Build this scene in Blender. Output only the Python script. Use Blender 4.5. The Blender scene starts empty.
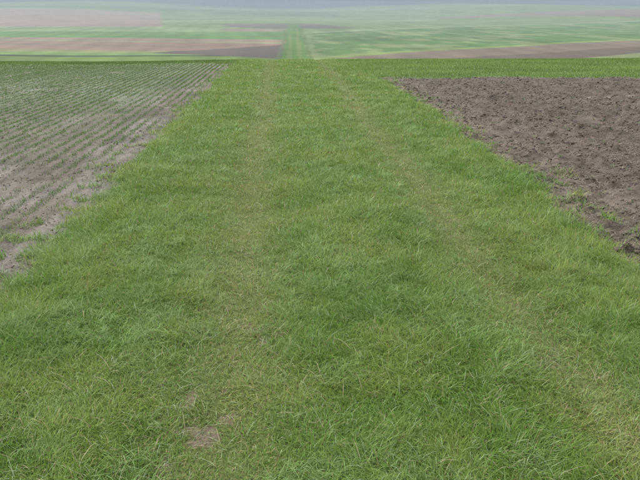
import bpy, math, numpy as np
rng=np.random.default_rng(7)
S=bpy.context.scene

# ---------------------------------------------------------------- helpers
def hsh(ix,iy,seed):
    v=np.sin(ix*127.1+iy*311.7+seed*74.7)*43758.5453
    return v-np.floor(v)
def vn(x,y,sc,seed=0):
    x=x/sc+seed*13.37; y=y/sc-seed*7.91
    ix=np.floor(x); iy=np.floor(y); fx=x-ix; fy=y-iy
    fx=fx*fx*(3-2*fx); fy=fy*fy*(3-2*fy)
    a=hsh(ix,iy,seed); b=hsh(ix+1,iy,seed); c=hsh(ix,iy+1,seed); d=hsh(ix+1,iy+1,seed)
    return (a*(1-fx)+b*fx)*(1-fy)+(c*(1-fx)+d*fx)*fy
def fbm(x,y,sc,seed=0,o=3):
    s=0;w=1;t=0
    for i in range(o):
        s=s+w*vn(x,y,sc/2**i,seed+i*3+1); t+=w; w*=.55
    return s/t
def sst(a,b,x):
    t=np.clip((x-a)/(b-a),0,1); return t*t*(3-2*t)

def mesh_obj(name,verts,loops,starts,totals,cols,mat,smooth=False,attr2=None):
    me=bpy.data.meshes.new(name)
    me.vertices.add(len(verts)); me.vertices.foreach_set('co',np.ascontiguousarray(verts,dtype=np.float32).ravel())
    me.loops.add(len(loops)); me.loops.foreach_set('vertex_index',np.ascontiguousarray(loops,dtype=np.int32))
    me.polygons.add(len(starts)); me.polygons.foreach_set('loop_start',np.ascontiguousarray(starts,dtype=np.int32))
    try: me.polygons.foreach_set('loop_total',np.ascontiguousarray(totals,dtype=np.int32))
    except Exception: pass
    me.update(calc_edges=True)
    if smooth: me.shade_smooth()
    a=me.color_attributes.new('Col','FLOAT_COLOR','POINT')
    c=np.ones((len(verts),4),dtype=np.float32); c[:,:3]=cols
    a.data.foreach_set('color',c.ravel())
    if attr2 is not None:
        b=me.attributes.new('soil','FLOAT','POINT'); b.data.foreach_set('value',attr2.astype(np.float32))
    me.materials.append(mat)
    ob=bpy.data.objects.new(name,me); S.collection.objects.link(ob)
    return ob

# ---------------------------------------------------------------- terrain description
PY=np.array([-60,0,26,31,36,46,60,75,88,95,112,135,150,220,290,450,600,700,1000,1600.])
PZ=np.array([0,0,0,-.03,-.25,-1.1,-2.9,-3.4,-3.0,-2.8,-2.45,-1.72,-1.23,.53,2.6,9.45,17.8,25.5,49,80.])
def prof(y):
    return (np.interp(y-1,PY,PZ)+np.interp(y,PY,PZ)+np.interp(y+1,PY,PZ))/3
EY=np.array([-5,4,6,15,22,30,60,100,140,200,330.])
ELx=np.array([-1.6,-1.6,-1.6,-1.62,-1.62,-1.6,-.2,1.35,2.9,4.6,8.5])
ERx=np.array([2.45,2.5,2.66,3.15,3.25,3.1,4.3,5.25,6.6,8.6,12.5])
def cx(y): return (np.interp(y,EY,ELx)+np.interp(y,EY,ERx))/2
def edges(x,y):
    n=((fbm(x,y,1.0,5,3)-.5)*.5+(vn(x,y,.16,15)-.5)*.14)*sst(60,40,y)
    return np.minimum(x-np.interp(y,EY,ELx),np.interp(y,EY,ERx)-x)+n
def ruts(x,y):
    m=(vn(y,y*0,4.,3)-.5)*.2
    xa=-.32+.008*y; xb=np.interp(y,[4,10,18,30,60],[1.5,1.6,1.95,2.2,3.0])
    return np.exp(-((x-xa+m)/.28)**2), np.exp(-((x-xb-m)/.24)**2)
def bare(x,y):
    a,b=ruts(x,y)
    n=.55*vn(x,y,.11,24)+.45*fbm(x,y,.05,26,2)
    return sst(.64,.76,n+.04*a)*np.clip(a*1.1*sst(5.5,2.5,y)+.5*b*sst(8,4,y),0,1)
def right_field(x,y):
    return (x>cx(y))*sst(0,.12,-edges(x,y))*sst(.4,-.4,y-(21-.06*x)+(fbm(x,y,1.5,8)-.5)*1.8)
def left_field(x,y):
    return (x<cx(y))*sst(0,.12,-edges(x,y))*sst(.4,-.4,y-(29.6+.02*x)+(fbm(x,y,1.5,9)-.5)*1.8)
def height(x,y):
    z=prof(y)+sst(120,320,y)*(fbm(x,y,170,31,2)-.5)*.016*y+sst(22,32,y)*sst(60,40,y)*(vn(x,y*.2,7,33)-.5)*.16
    e=edges(x,y); near=sst(60,30,y)
    a,b=ruts(x,y)
    z=z-near*sst(-.05,.2,e)*(.03*a+.04*b)+near*sst(-.1,.4,e)*.02*fbm(x,y,.7,11,2)
    R=right_field(x,y); L=left_field(x,y)
    f=sst(34,14,y)
    n1=np.abs(vn(x,y*.6,.34,41)-.5)*2; n2=vn(x,y,.15,42); n3=vn(x,y,.075,43); n4=vn(x,y,.04,44)
    rid=np.cos(2*np.pi*(x-.02*y+.10*vn(x,y,1.2,55))/.55)*.016
    z=z+R*(-.05+.045*n1+rid+f*(.045*n2**2+.045*n3**2*(.4+n2)+.016*n4*sst(9,4,y)))
    fur=(np.cos(2*np.pi*(x+.04*vn(x,y,2.,50))/.19)*.5)*sst(14,8,y)
    z=z+L*(-.045+.02*fbm(x,y,.5,51,2)+.012*fur+f*(.02*n3*n2+.02*n2**2+.008*n4*sst(8,4,y)))
    return z

# ---------------------------------------------------------------- ground sheet
k=.0040
s=np.exp(np.arange(math.log(1.3),math.log(1500),k)); 
t=np.arange(-1.1,1.1,k*.9)
T,SS=np.meshgrid(t,s); GX=(T*SS); GY=SS-2.0
nr,nc=GX.shape
GX=GX.ravel(); GY=GY.ravel()
GZ=height(GX,GY)
def C(*v): return np.array(v,dtype=float)
def paint(col,m,c):
    m=m[:,None]; return col*(1-m)+c*m
x,y=GX,GY
bq=x/np.maximum(y,1)
yy=y+ (vn(x,y,18,61)-.5)*3*sst(70,95,y)+ (fbm(x,y,110,66,2)-.5)*60*sst(185,330,y)+7*np.sin(bq*5+1)*sst(90,120,y)
bb=bq+(vn(x,y,14,62)-.5)*.006
col=np.ones((len(x),3))*C(.115,.165,.06)
soil=np.zeros(len(x))
v=fbm(x,y,.6,70,3)
dark=C(.045,.030,.023)
def zone(lo,hi,blo,bhi,c,sf=0.,e=.6,be=.003):
    global col,soil
    m=sst(lo-e,lo+e,yy)*sst(hi+e,hi-e,yy)*sst(blo-be,blo+be,bb)*sst(bhi+be,bhi-be,bb)
    col=paint(col,m,c); soil=soil*(1-m)+sf*m
zone(33,99,-9,9,C(.10,.16,.035))
zone(97,100,-9,-.05,C(.035,.05,.025),0,.4)
zone(100,106,-9,.02,C(.10,.17,.05))
zone(106,112,-9,.02,C(.15,.16,.07))
zone(112,136,-9,.02,C(.145,.085,.055),1)
zone(122,127,-9,-.1,C(.11,.08,.055),1)
zone(136,140,-9,.02,C(.17,.18,.10))
zone(140,150,-9,.02,C(.16,.11,.075),.7)
zone(150,188,-9,.02,C(.075,.155,.04))
zone(188,222,-9,-.07,C(.13,.19,.08))
m=sst(.004,-.004,bb-.021)*sst(-.8,.8,yy-(103-(bb+.14)*70))*sst(1.,-1.,yy-(112+(bb+.14)*130))*(yy<134)
col=paint(col,m,dark); soil=np.maximum(soil,m)
zone(195,212,-.07,.02,C(.12,.10,.06),1,2,.008)
m=sst(205,208,y)*sst(255,250,y)*sst(-3,3,y-(207+np.maximum(0,-(bb+.0))*250))*sst(-.075,-.06,bb)*sst(.14,.12,bb+(y-205)*.0012)
col=paint(col,m,C(.05,.04,.028)); soil=np.maximum(soil,m)
zone(228,430,-9,-.16,C(.135,.085,.062),1,2)
zone(225,232,-9,-.16,C(.17,.19,.12),0,1)
zone(255,262,-.16,.3,C(.07,.12,.04),0,2)
zone(320,335,-.16,.25,C(.17,.21,.11),0,2)
m=sst(-6,6,yy-(350-(bb-.25)*120))*sst(6,-6,yy-(380+(bb-.25)*180))*sst(.24,.27,bb)*(yy<440)
col=paint(col,m,C(.13,.08,.06)); soil=np.maximum(soil,m)
zone(450,520,-9,.1,C(.08,.13,.06),0,4)
zone(530,560,-.1,9,C(.14,.18,.10),0,4)
far_edge=y+(vn(x,x*0,120,68)-.5)*60+np.clip(bq,-.2,.4)*-60
col=paint(col,sst(585,640,far_edge),C(.02,.045,.07))  # fog painted into the ground colour beyond the last fields, dark blue
# right: brown strip, then a crop field behind it
Rm=sst(.058,.062,bb)
top1=90+(bb-.06)*95; top2=182+(bb-.057)*215
y3=y+ (vn(x,y,18,61)-.5)*3
crop=C(.060,.128,.032)[None]+C(.07,.04,.035)[None]*sst(.45,.62,fbm(x,y*.6,5,201,3))[:,None]
m=Rm*sst(2,-2,y3-top2)*sst(-.8,.8,y3-top1)*(y>60); col=paint(col,m,crop); soil=soil*(1-m)
m=Rm*sst(.6,-.6,y3-(top1+5))*sst(-.6,.6,y3-top1)*(y>60); col=paint(col,m,C(.14,.19,.06))
m=Rm*sst(2,-2,y3-top2)*sst(-2,2,y3-top2+7)*(y>60); col=paint(col,m,C(.17,.21,.11))
m=Rm*sst(.8,-.8,y3-top1)*sst(72,74,y); col=paint(col,m,C(.12,.086,.056)); soil=soil*(1-m)+m
m=Rm*sst(.8,-.8,y3-(top1-20))*sst(72,74,y); col=paint(col,m,C(.072,.050,.034)); 
m=Rm*sst(.8,-.8,y3-(top1-38))*sst(72,74,y); col=paint(col,m,C(.13,.16,.055)); 
# the track running on over the far slope
e=edges(x,y); tr=sst(-.1,.15,e)*(y<262)
col=paint(col,tr,C(.065,.14,.025)); soil=soil*(1-tr)
col=paint(col,tr*(y>60)*(np.abs(np.abs(x-cx(y))-.8)<.28)*.45,C(.16,.17,.07))
col=paint(col,(y>60)*(y<262)*(np.abs(e+.35)<.3)*.6,C(.05,.09,.02))
# mottling of the far fields
fm=sst(70,90,y)
mo=.62+.76*fbm(x,y*.5,9,210,5); st=1+.09*np.sin((x*.35+y*.02)*3.1+3*vn(x,y,25,211))*sst(400,150,y)
col=col*(1-fm[:,None]+fm[:,None]*(mo*st)[:,None])
# distance haze over the far slope, mixed into the ground colours
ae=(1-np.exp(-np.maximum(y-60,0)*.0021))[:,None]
HAZE_TINT=C(.18,.225,.245)
col=col*(1-ae)+HAZE_TINT*ae
# near part
nt=tr*sst(40,25,y)
col=paint(col,nt,C(.095,.135,.032)*(1)); 
a_,b_=ruts(x,y)
col=paint(col,nt*np.clip(a_+b_,0,1)*.4,C(.15,.14,.06))
col=paint(col,nt*bare(x,y)*.85,C(.17,.13,.095)); soil=np.maximum(soil,nt*bare(x,y))
L=left_field(x,y); R=right_field(x,y)
lc=C(.125,.105,.082)[None]*(.72+.56*v[:,None])
wet=sst(.56,.68,fbm(x*1.0,y*.35,.7,80,3)+.12*sst(-3.0,-1.9,x-.02*y)*sst(9,5,y)-.03)
lc=lc*(1-wet[:,None]*.6)+C(.21,.188,.17)*wet[:,None]*.6
dk=sst(.5,.7,fbm(x,y*.5,.4,85,3))
lc=lc*(1-.35*dk[:,None])
gs=(.40*sst(5,18,y)*sst(-1.9,-3.6,x))[:,None]*(.5+.8*fbm(x,y,3,88)[:,None])
lc=lc*(1-gs)+C(.085,.150,.04)*gs
col=paint(col,L,lc)
rc=C(.104,.081,.063)[None]*(.62+.76*v[:,None])
sp=sst(.5,.7,vn(x,y,.09,97)*.6+vn(x,y,.045,98)*.4)*(.4+.6*sst(25,8,y)); rc=rc*(1-.4*sp[:,None])
rl=np.cos(2*np.pi*(x-.02*y+.10*vn(x,y,1.2,55))/.55); rc=rc*(1+.16*rl[:,None]*sst(.25,.6,fbm(x,y,1.5,99))[:,None])
dry=sst(1.5,0,x-np.interp(y,EY,ERx))*sst(.35,.6,fbm(x,y,.4,90,3))
rc=paint(rc,dry*.55,C(.21,.175,.125))
lane=np.exp(-(((y-14.2-.25*(x-6)))/.14)**2)*sst(4.5,7,x)*sst(.35,.6,fbm(x,y,.6,95))
rc=paint(rc,lane*.6,C(.28,.25,.225))
col=paint(col,R,rc)
soil=np.maximum(soil,np.maximum(L,R))

def nd(nt,t,**kw):
    n=nt.nodes.new(t)
    for k_,v_ in kw.items(): setattr(n,k_,v_)
    return n
def new_mat(name):
    m=bpy.data.materials.new(name); m.use_nodes=True; nt=m.node_tree
    for n in list(nt.nodes): nt.nodes.remove(n)
    return m,nt,nd(nt,'ShaderNodeOutputMaterial')
gm,nt_,out=new_mat('ground_material')
l=nt_.links.new
at=nd(nt_,'ShaderNodeAttribute',attribute_name='Col'); so=nd(nt_,'ShaderNodeAttribute',attribute_name='soil')
tc=nd(nt_,'ShaderNodeNewGeometry')
def noise(sc,det=5,ro=.6):
    n=nd(nt_,'ShaderNodeTexNoise'); n.inputs['Scale'].default_value=sc; n.inputs['Detail'].default_value=det; n.inputs['Roughness'].default_value=ro
    l(tc.outputs['Position'],n.inputs['Vector']); return n
n1=noise(14,6,.7); n2=noise(.35,7,.75); n3=noise(70,3)
def mr(src,a,b):
    m=nd(nt_,'ShaderNodeMapRange'); m.inputs['From Min'].default_value=.25; m.inputs['From Max'].default_value=.75
    m.inputs['To Min'].default_value=a; m.inputs['To Max'].default_value=b; l(src,m.inputs['Value']); return m.outputs['Result']
def mul(a,b):
    m=nd(nt_,'ShaderNodeMath',operation='MULTIPLY'); l(a,m.inputs[0]); l(b,m.inputs[1]); return m.outputs[0]
f=mul(mul(mr(n1.outputs['Fac'],.5,1.5),mr(n2.outputs['Fac'],.8,1.2)),mr(n3.outputs['Fac'],.65,1.35))
vm=nd(nt_,'ShaderNodeVectorMath',operation='SCALE'); l(at.outputs['Color'],vm.inputs[0]); l(f,vm.inputs['Scale'])
bs=nd(nt_,'ShaderNodeBsdfPrincipled'); l(vm.outputs[0],bs.inputs['Base Color'])
rr=nd(nt_,'ShaderNodeMapRange'); l(so.outputs['Fac'],rr.inputs['Value']); rr.inputs['To Min'].default_value=.95; rr.inputs['To Max'].default_value=.75
l(rr.outputs['Result'],bs.inputs['Roughness']); bs.inputs['Specular IOR Level'].default_value=.25
bp=nd(nt_,'ShaderNodeBump'); bp.inputs['Distance'].default_value=.025; bp.inputs['Strength'].default_value=.9
l(mul(n1.outputs['Fac'],mr(n3.outputs['Fac'],.6,1.4)),bp.inputs['Height']); l(bp.outputs[0],bs.inputs['Normal'])
l(bs.outputs[0],out.inputs[0])

idx=np.arange(nr*nc).reshape(nr,nc)
q=np.stack([idx[:-1,:-1],idx[:-1,1:],idx[1:,1:],idx[1:,:-1]],-1).reshape(-1,4)
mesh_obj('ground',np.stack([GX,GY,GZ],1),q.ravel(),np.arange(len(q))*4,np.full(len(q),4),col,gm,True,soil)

# ---------------------------------------------------------------- blades
bm_,nt_,out=new_mat('grass_material'); l=nt_.links.new
at=nd(nt_,'ShaderNodeAttribute',attribute_name='Col')
bs=nd(nt_,'ShaderNodeBsdfPrincipled'); bs.inputs['Roughness'].default_value=.5; bs.inputs['Specular IOR Level'].default_value=.3
tr_=nd(nt_,'ShaderNodeBsdfTranslucent'); mx=nd(nt_,'ShaderNodeMixShader'); mx.inputs[0].default_value=.35
l(at.outputs['Color'],bs.inputs['Base Color']); l(at.outputs['Color'],tr_.inputs['Color']); l(bs.outputs[0],mx.inputs[1]); l(tr_.outputs[0],mx.inputs[2]); l(mx.outputs[0],out.inputs[0])

def blades(name,x,y,Ln,W,lean,curv,az,cols,seg=3,z=None,mat=bm_):
    n=len(x)
    if z is None: z=height(x,y)-.004
    tw=az+math.pi/2+rng.normal(0,.6,n)
    wx=np.cos(tw)*W/2; wy=np.sin(tw)*W/2
    P=[];CC=[]
    px,py,pz=x.copy(),y.copy(),z.copy()
    prof_w=[1,.85,.55,0] if seg==3 else [1,.75,0]
    for i in range(seg+1):
        if i>0:
            ph=lean+curv*(i-.5)/seg
            px=px+np.sin(ph)*np.cos(az)*Ln/seg; py=py+np.sin(ph)*np.sin(az)*Ln/seg; pz=pz+np.cos(ph)*Ln/seg
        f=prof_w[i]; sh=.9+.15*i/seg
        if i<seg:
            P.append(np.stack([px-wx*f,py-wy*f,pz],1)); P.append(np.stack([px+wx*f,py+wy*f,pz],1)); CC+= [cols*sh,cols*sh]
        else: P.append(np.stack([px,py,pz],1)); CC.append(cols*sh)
    nv=2*seg+1
    V=np.stack(P,1).reshape(-1,3); CO=np.stack(CC,1).reshape(-1,3)
    base=(np.arange(n)*nv)[:,None]
    pat=[]
    for i in range(seg-1): pat+=[2*i,2*i+1,2*i+3,2*i+2]
    pat+=[2*seg-2,2*seg-1,2*seg]
    loops=(base+np.array(pat)[None]).ravel()
    tot=np.tile(np.array([4]*(seg-1)+[3]),n); st=np.concatenate([[0],np.cumsum(tot)[:-1]])
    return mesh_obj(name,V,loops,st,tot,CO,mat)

def grass_cols(x,y,rut,n):
    a=fbm(x,y,.45,101,3); b=fbm(x,y,.24,107,3); r=rng.random(n); big=fbm(x,y,1.8,109,3)
    g1=C(.140,.265,.036); g2=C(.215,.310,.054); g3=C(.215,.345,.100)
    w=sst(.36,.64,a)[:,None]; c=g1*(1-w)+g2*w
    w=(sst(.52,.70,b)*.5)[:,None]; c=c*(1-w)+g3*w
    w=(np.clip(rut,0,1)*.5*rng.random(n))[:,None]; c=c*(1-w)+C(.30,.30,.10)*w
    w=(sst(.5,.68,big)*.3*rng.random(n))[:,None]; c=c*(1-w)+C(.28,.28,.08)*w
    c=c*(.68+.64*rng.random(n))[:,None]
    s=r<(.04+.11*np.clip(rut,0,1)+.04*sst(.5,.7,a)); c[s]=C(.38,.31,.15)*(.6+.7*rng.random(s.sum()))[:,None]
    s=(r>.94); c[s]=C(.36,.46,.25)*(.7+.5*rng.random(s.sum()))[:,None]
    return c

def sample(N,y0,y1,p):
    q_=1-p; u=rng.random(N)
    if abs(q_)<1e-6: return y0*(y1/y0)**u
    return (y0**q_+u*(y1**q_-y0**q_))**(1/q_)
def track(N,y0,y1,p):
    y=sample(N,y0,y1,p); x=cx(y)+(rng.random(N)-.5)*6.4
    e=edges(x,y); a,b=ruts(x,y); rut=np.clip(a+b,0,1)
    keep=np.maximum(sst(-.16,.06,e+rng.normal(0,.06,N)), sst(-.6,-.1,e)*sst(.6,.66,fbm(x,y,.16,118,2))*.8)
    keep*=1-.75*bare(x,y)
    keep*=1-.3*rut*(fbm(x,y,.25,120,2)>.5)
    kk=rng.random(N)<keep
    x,y,e,rut=x[kk],y[kk],e[kk],rut[kk]; n=len(x)
    wsc=np.maximum(1,(y/3.6)**.85)
    lush=sst(.42,.74,fbm(x,y,.26,130,3)); ed=sst(.5,.1,e)
    Ln=(.048+.040*lush+.025*ed)*(1-.4*rut)*(.5+.95*rng.random(n))
    Ln*=1+.15*sst(6,20,y)
    W=.0031*wsc*(.6+.7*rng.random(n))
    az=fbm(x,y,.30,140,2)*4*np.pi+rng.normal(0,1.3,n)
    lean=np.abs(rng.normal(.5,.4,n))+.2*lush; curv=.3+1.7*rng.random(n)
    return x,y,Ln,W,lean,curv,az,grass_cols(x,y,rut,n)
d=track(460000,1.25,4.2,.25); blades('track_grass',*d)
d=track(500000,4.2,36,1.5); blades('track_grass.001',*d,seg=2)
# tufts of slightly longer, paler blades lying over
nt0=3600; ty_=sample(nt0,1.5,24,1.1); tx_=cx(ty_)+(rng.random(nt0)-.5)*4.8
a,b=ruts(tx_,ty_); kk=(edges(tx_,ty_)>-.05)&(rng.random(nt0)>(a+b)*.9)&(fbm(tx_,ty_,.9,145,2)>.44); tx_,ty_=tx_[kk],ty_[kk]; nt0=len(tx_)
NB=30; rad=rng.uniform(.04,.13,nt0)
ang=rng.random((nt0,NB))*6.28; rr_=np.sqrt(rng.random((nt0,NB)))*rad[:,None]
x=(tx_[:,None]+rr_*np.cos(ang)).ravel(); y=(ty_[:,None]+rr_*np.sin(ang)).ravel(); n=len(x)
tcl=np.repeat(C(.19,.32,.075)*(.75+.5*rng.random(nt0))[:,None]+C(.05,.04,.06)*rng.random(nt0)[:,None],NB,0)*(.75+.5*rng.random(n))[:,None]
azt=np.repeat(rng.random(nt0)*6.28,NB)+rng.normal(0,.8,n)
blades('grass_tussocks',x,y,np.repeat(rng.uniform(.06,.13,nt0),NB)*(.5+.7*rng.random(n)),.0031*np.maximum(1,(y/4)**.8),.3+.5*rng.random(n),.7+1.3*rng.random(n),azt,tcl)
# long wispy stems
N=11000; y=sample(N,1.3,24,1.2); x=cx(y)+(rng.random(N)-.5)*4.6
kk=edges(x,y)>-.1; kk&=(fbm(x,y,.6,150,2)>.42); x=x[kk];y=y[kk];n=len(x)
cols=np.where(rng.random(n)[:,None]<.5,C(.48,.41,.26)[None],C(.34,.43,.24)[None])*(.7+.5*rng.random(n))[:,None]
blades('long_grass',x,y,.06+.09*rng.random(n),.0027*np.maximum(1,(y/4)**.7),.5+.7*rng.random(n),.6+1.2*rng.random(n),rng.random(n)*6.28,cols)
# grass strips beyond the fields
N=120000; y=rng.uniform(18.5,36,N); x=rng.uniform(2,26,N); kk=(edges(x,y)<0)&(right_field(x,y)<rng.random(N)*.8); x,y=x[kk],y[kk]; n=len(x)
c=(C(.19,.29,.07)*(.7+.6*rng.random(n))[:,None])*(.65+.7*fbm(x,y*2,2.5,160))[:,None]
blades('grass_strip',x,y,(.04+.05*rng.random(n))*(.6+.9*fbm(x,y,1.,161)),.020*(.6+.8*rng.random(n)),rng.random(n)*.6,.8*rng.random(n),rng.random(n)*6.28,c,seg=2)
N=80000; y=rng.uniform(27.5,37,N); x=rng.uniform(-26,-1,N); kk=(edges(x,y)<0)&(left_field(x,y)<rng.random(N)*.8); x,y=x[kk],y[kk]; n=len(x)
c=(C(.14,.22,.06)*(.7+.6*rng.random(n))[:,None])*(.6+.8*fbm(x,y*2,2.5,162))[:,None]
blades('grass_strip.001',x,y,(.03+.06*rng.random(n))*(.5+1.1*fbm(x,y,1.,163)),.025*(.6+.8*rng.random(n)),rng.random(n)*.6,.8*rng.random(n),rng.random(n)*6.28,c,seg=2)
# seedlings drilled in rows in the left field
N=680000; y=sample(N,2.5,30.5,.5); row=np.floor(rng.random(N)*140); x=-1.7-row*.19
x=x+.04*vn(x,y,2.,50)+rng.normal(0,.024,N)
dens=sst(.18,.52,fbm(x,y,1.3,170,3)+.12*sst(-2.1,-4.0,x))*sst(-.1,-.7,edges(x,y)+.0)*(.55+.45*(hsh(row,row*0,9)>.15))
kk=(rng.random(N)<dens*.95+.05)&(edges(x,y)<-.1)&(np.abs(x)<y*.7+3)&(left_field(x,y)>.5); x,y=x[kk],y[kk]; n=len(x)
c=C(.135,.225,.065)*(.65+.7*rng.random(n))[:,None]
blades('crop_seedlings',x,y,.022+.03*rng.random(n),.0042*np.maximum(1,(y/5)**.85),rng.random(n)*.9,rng.random(n)*1.2,rng.random(n)*6.28,c,seg=2)
# small weeds in the right field
nw=420; wy=sample(nw,4,21,.5); wx=np.interp(wy,EY,ERx)+.2+rng.random(nw)**1.5*wy*.7
kk=right_field(wx,wy)>.6; wx,wy=wx[kk],wy[kk]; nw=len(wx)
x=np.repeat(wx,9)+rng.normal(0,.018,nw*9); y=np.repeat(wy,9)+rng.normal(0,.018,nw*9); n=len(x)
blades('field_weeds',x,y,.03+.035*rng.random(n),.007*np.maximum(1,(y/6)**.6),.5+.8*rng.random(n),rng.random(n),rng.random(n)*6.28,C(.13,.19,.07)*(.7+.6*rng.random(n))[:,None],seg=2,z=height(x,y)+.005)

# clods & straw
sm,nt_,out=new_mat('clod_material'); l=nt_.links.new
at=nd(nt_,'ShaderNodeAttribute',attribute_name='Col'); bs=nd(nt_,'ShaderNodeBsdfPrincipled'); bs.inputs['Roughness'].default_value=.85
tc=nd(nt_,'ShaderNodeNewGeometry'); n1=noise(60,4,.7); f=mr(n1.outputs['Fac'],.6,1.4)
vm=nd(nt_,'ShaderNodeVectorMath',operation='SCALE'); l(at.outputs['Color'],vm.inputs[0]); l(f,vm.inputs['Scale']); l(vm.outputs[0],bs.inputs['Base Color'])
bp=nd(nt_,'ShaderNodeBump'); bp.inputs['Distance'].default_value=.01; l(n1.outputs['Fac'],bp.inputs['Height']); l(bp.outputs[0],bs.inputs['Normal']); l(bs.outputs[0],out.inputs[0])
ph=(1+5**.5)/2
ico=np.array([(-1,ph,0),(1,ph,0),(-1,-ph,0),(1,-ph,0),(0,-1,ph),(0,1,ph),(0,-1,-ph),(0,1,-ph),(ph,0,-1),(ph,0,1),(-ph,0,-1),(-ph,0,1)])/math.sqrt(1+ph*ph)
fc=np.array([(0,11,5),(0,5,1),(0,1,7),(0,7,10),(0,10,11),(1,5,9),(5,11,4),(11,10,2),(10,7,6),(7,1,8),(3,9,4),(3,4,2),(3,2,6),(3,6,8),(3,8,9),(4,9,5),(2,4,11),(6,2,10),(8,6,7),(9,8,1)])
def clods(name,x,y,r,c):
    n=len(x); z=height(x,y)
    V=ico[None]*(r[:,None,None])*(.6+.7*rng.random((n,12,1)))
    V=V*(.7+.7*rng.random((n,1,3)))*np.array([1,1,.7])
    an=rng.random(n)*6.28; ca,sa=np.cos(an)[:,None],np.sin(an)[:,None]
    X=V[:,:,0]*ca-V[:,:,1]*sa+x[:,None]; Y=V[:,:,0]*sa+V[:,:,1]*ca+y[:,None]; Z=V[:,:,2]+(z+r*.1)[:,None]
    VV=np.stack([X,Y,Z],2).reshape(-1,3)
    lo=(fc.ravel()[None]+(np.arange(n)*12)[:,None]).ravel()
    mesh_obj(name,VV,lo,np.arange(n*20)*3,np.full(n*20,3),np.repeat(c,12,0),sm,True)
N=110000; y=sample(N,3.2,22,.5); x=np.interp(y,EY,ERx)+rng.random(N)**1.1*(y*.72)
kk=(right_field(x,y)>.3)&(fbm(x,y,.5,180,2)+rng.normal(0,.15,N)>.42); x,y=x[kk],y[kk]; n=len(x)
c=C(.13,.102,.080)*(.6+.85*rng.random(n))[:,None]
clods('soil_clods',x,y,np.minimum(.03,.0065*np.exp(rng.normal(0,.5,n))*np.maximum(1,(y/7)**.6)),c)
N=16000; y=sample(N,3,30,.8); x=-1.6-rng.random(N)**1.2*(y*.75)
kk=(left_field(x,y)>.5)&(fbm(x,y,.5,181,2)>.5); x,y=x[kk],y[kk]; n=len(x)
c=C(.15,.12,.095)*(.7+.6*rng.random(n))[:,None]
clods('soil_clods.001',x,y,np.minimum(.025,.006*np.exp(rng.normal(0,.4,n))*np.maximum(1,(y/6)**.5)),c)
N=32000; y=sample(N,3.2,22,.8); x=np.interp(y,EY,ERx)-.1+rng.random(N)**1.5*(y*.75)
kk=(right_field(x,y)>.3)&(fbm(x,y,.7,190,2)>.38); x,y=x[kk],y[kk]; n=len(x)
blades('straw_residue',x,y,.03+.06*rng.random(n),.0035*np.maximum(1,(y/5)**.8),1.1+.45*rng.random(n),.3*rng.random(n),rng.random(n)*6.28,C(.33,.28,.20)*(.55+.6*rng.random(n))[:,None],seg=2,z=height(x,y)+.012)

# distant forest on the ridge, beyond the brow of the far slope
nT=900; tx=rng.uniform(-700,700,nT); ty=rng.uniform(790,880,nT)+.05*np.abs(tx)+30*(vn(tx,tx*0,80,3)-.5)
tz=height(tx,ty); th=rng.uniform(13,21,nT)
K=60
u=rng.normal(size=(nT,K,3)); u/=np.linalg.norm(u,axis=2,keepdims=True); u*=rng.random((nT,K,1))**.4
cxy=np.stack([tx,ty,tz+th*.47],1)[:,None,:]
cen=cxy+u*np.stack([th*.30,th*.30,th*.48],1)[:,None,:]
cen=cen.reshape(-1,3); m_=len(cen)
d1=rng.normal(size=(m_,3))*1.5; d2=rng.normal(size=(m_,3))*1.5
V=np.stack([cen-d1,cen-d2,cen+d1,cen+d2],1).reshape(-1,3)
c=np.repeat(C(.26,.34,.38)*(.85+.3*rng.random(m_))[:,None],4,0)  # leaves, and trunks below, coloured pale blue-grey to paint in fog
tv=[];
for kx,ky in ((-1,-1),(1,-1),(1,1),(-1,1)):
    tv.append(np.stack([tx+kx*.3,ty+ky*.3,tz-.3],1))
for kx,ky in ((-1,-1),(1,-1),(1,1),(-1,1)):
    tv.append(np.stack([tx+kx*.12,ty+ky*.12,tz+th*.7],1))
TV=np.stack(tv,1).reshape(-1,3)
tq=np.array([(0,1,5,4),(1,2,6,5),(2,3,7,6),(3,0,4,7)])
tl=(tq.ravel()[None]+(np.arange(nT)*8)[:,None]).ravel()+len(V)
VV=np.concatenate([V,TV]); LL=np.concatenate([np.arange(len(V)),tl]); nf=len(LL)//4
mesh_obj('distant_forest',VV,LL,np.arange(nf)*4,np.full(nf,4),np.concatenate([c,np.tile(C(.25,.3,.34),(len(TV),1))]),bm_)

# ---------------------------------------------------------------- light
w=bpy.data.worlds.new('World'); S.world=w; w.use_nodes=True; nt_=w.node_tree
bg=nt_.nodes['Background']; sky=nd(nt_,'ShaderNodeTexSky',sky_type='NISHITA'); sky.sun_disc=False
EL,AZ=math.radians(58),math.radians(-40)
sky.sun_elevation=EL; sky.sun_rotation=AZ; sky.air_density=1.5; sky.dust_density=4
hs=nd(nt_,'ShaderNodeHueSaturation'); hs.inputs['Saturation'].default_value=.25; hs.inputs['Value'].default_value=1.75
nt_.links.new(sky.outputs[0],hs.inputs['Color']); nt_.links.new(hs.outputs[0],bg.inputs[0]); bg.inputs[1].default_value=.15
sd=bpy.data.lights.new('sun','SUN'); sd.energy=1.5; sd.angle=math.radians(35); sd.color=(1,.98,.95)
so_=bpy.data.objects.new('sun',sd); S.collection.objects.link(so_)
so_.rotation_euler=(math.pi/2-EL,0,-AZ+math.pi)
cd=bpy.data.cameras.new('camera'); cam=bpy.data.objects.new('camera',cd); S.collection.objects.link(cam)
cam.location=(0,0,1.6); cd.sensor_width=36; cd.lens=36; cd.clip_end=4000; cd.clip_start=.05
cam.rotation_euler=(math.radians(71.4),0,math.radians(-4.1)); S.camera=cam
S.view_settings.view_transform='Standard'; S.view_settings.look='None'; S.view_settings.exposure=0
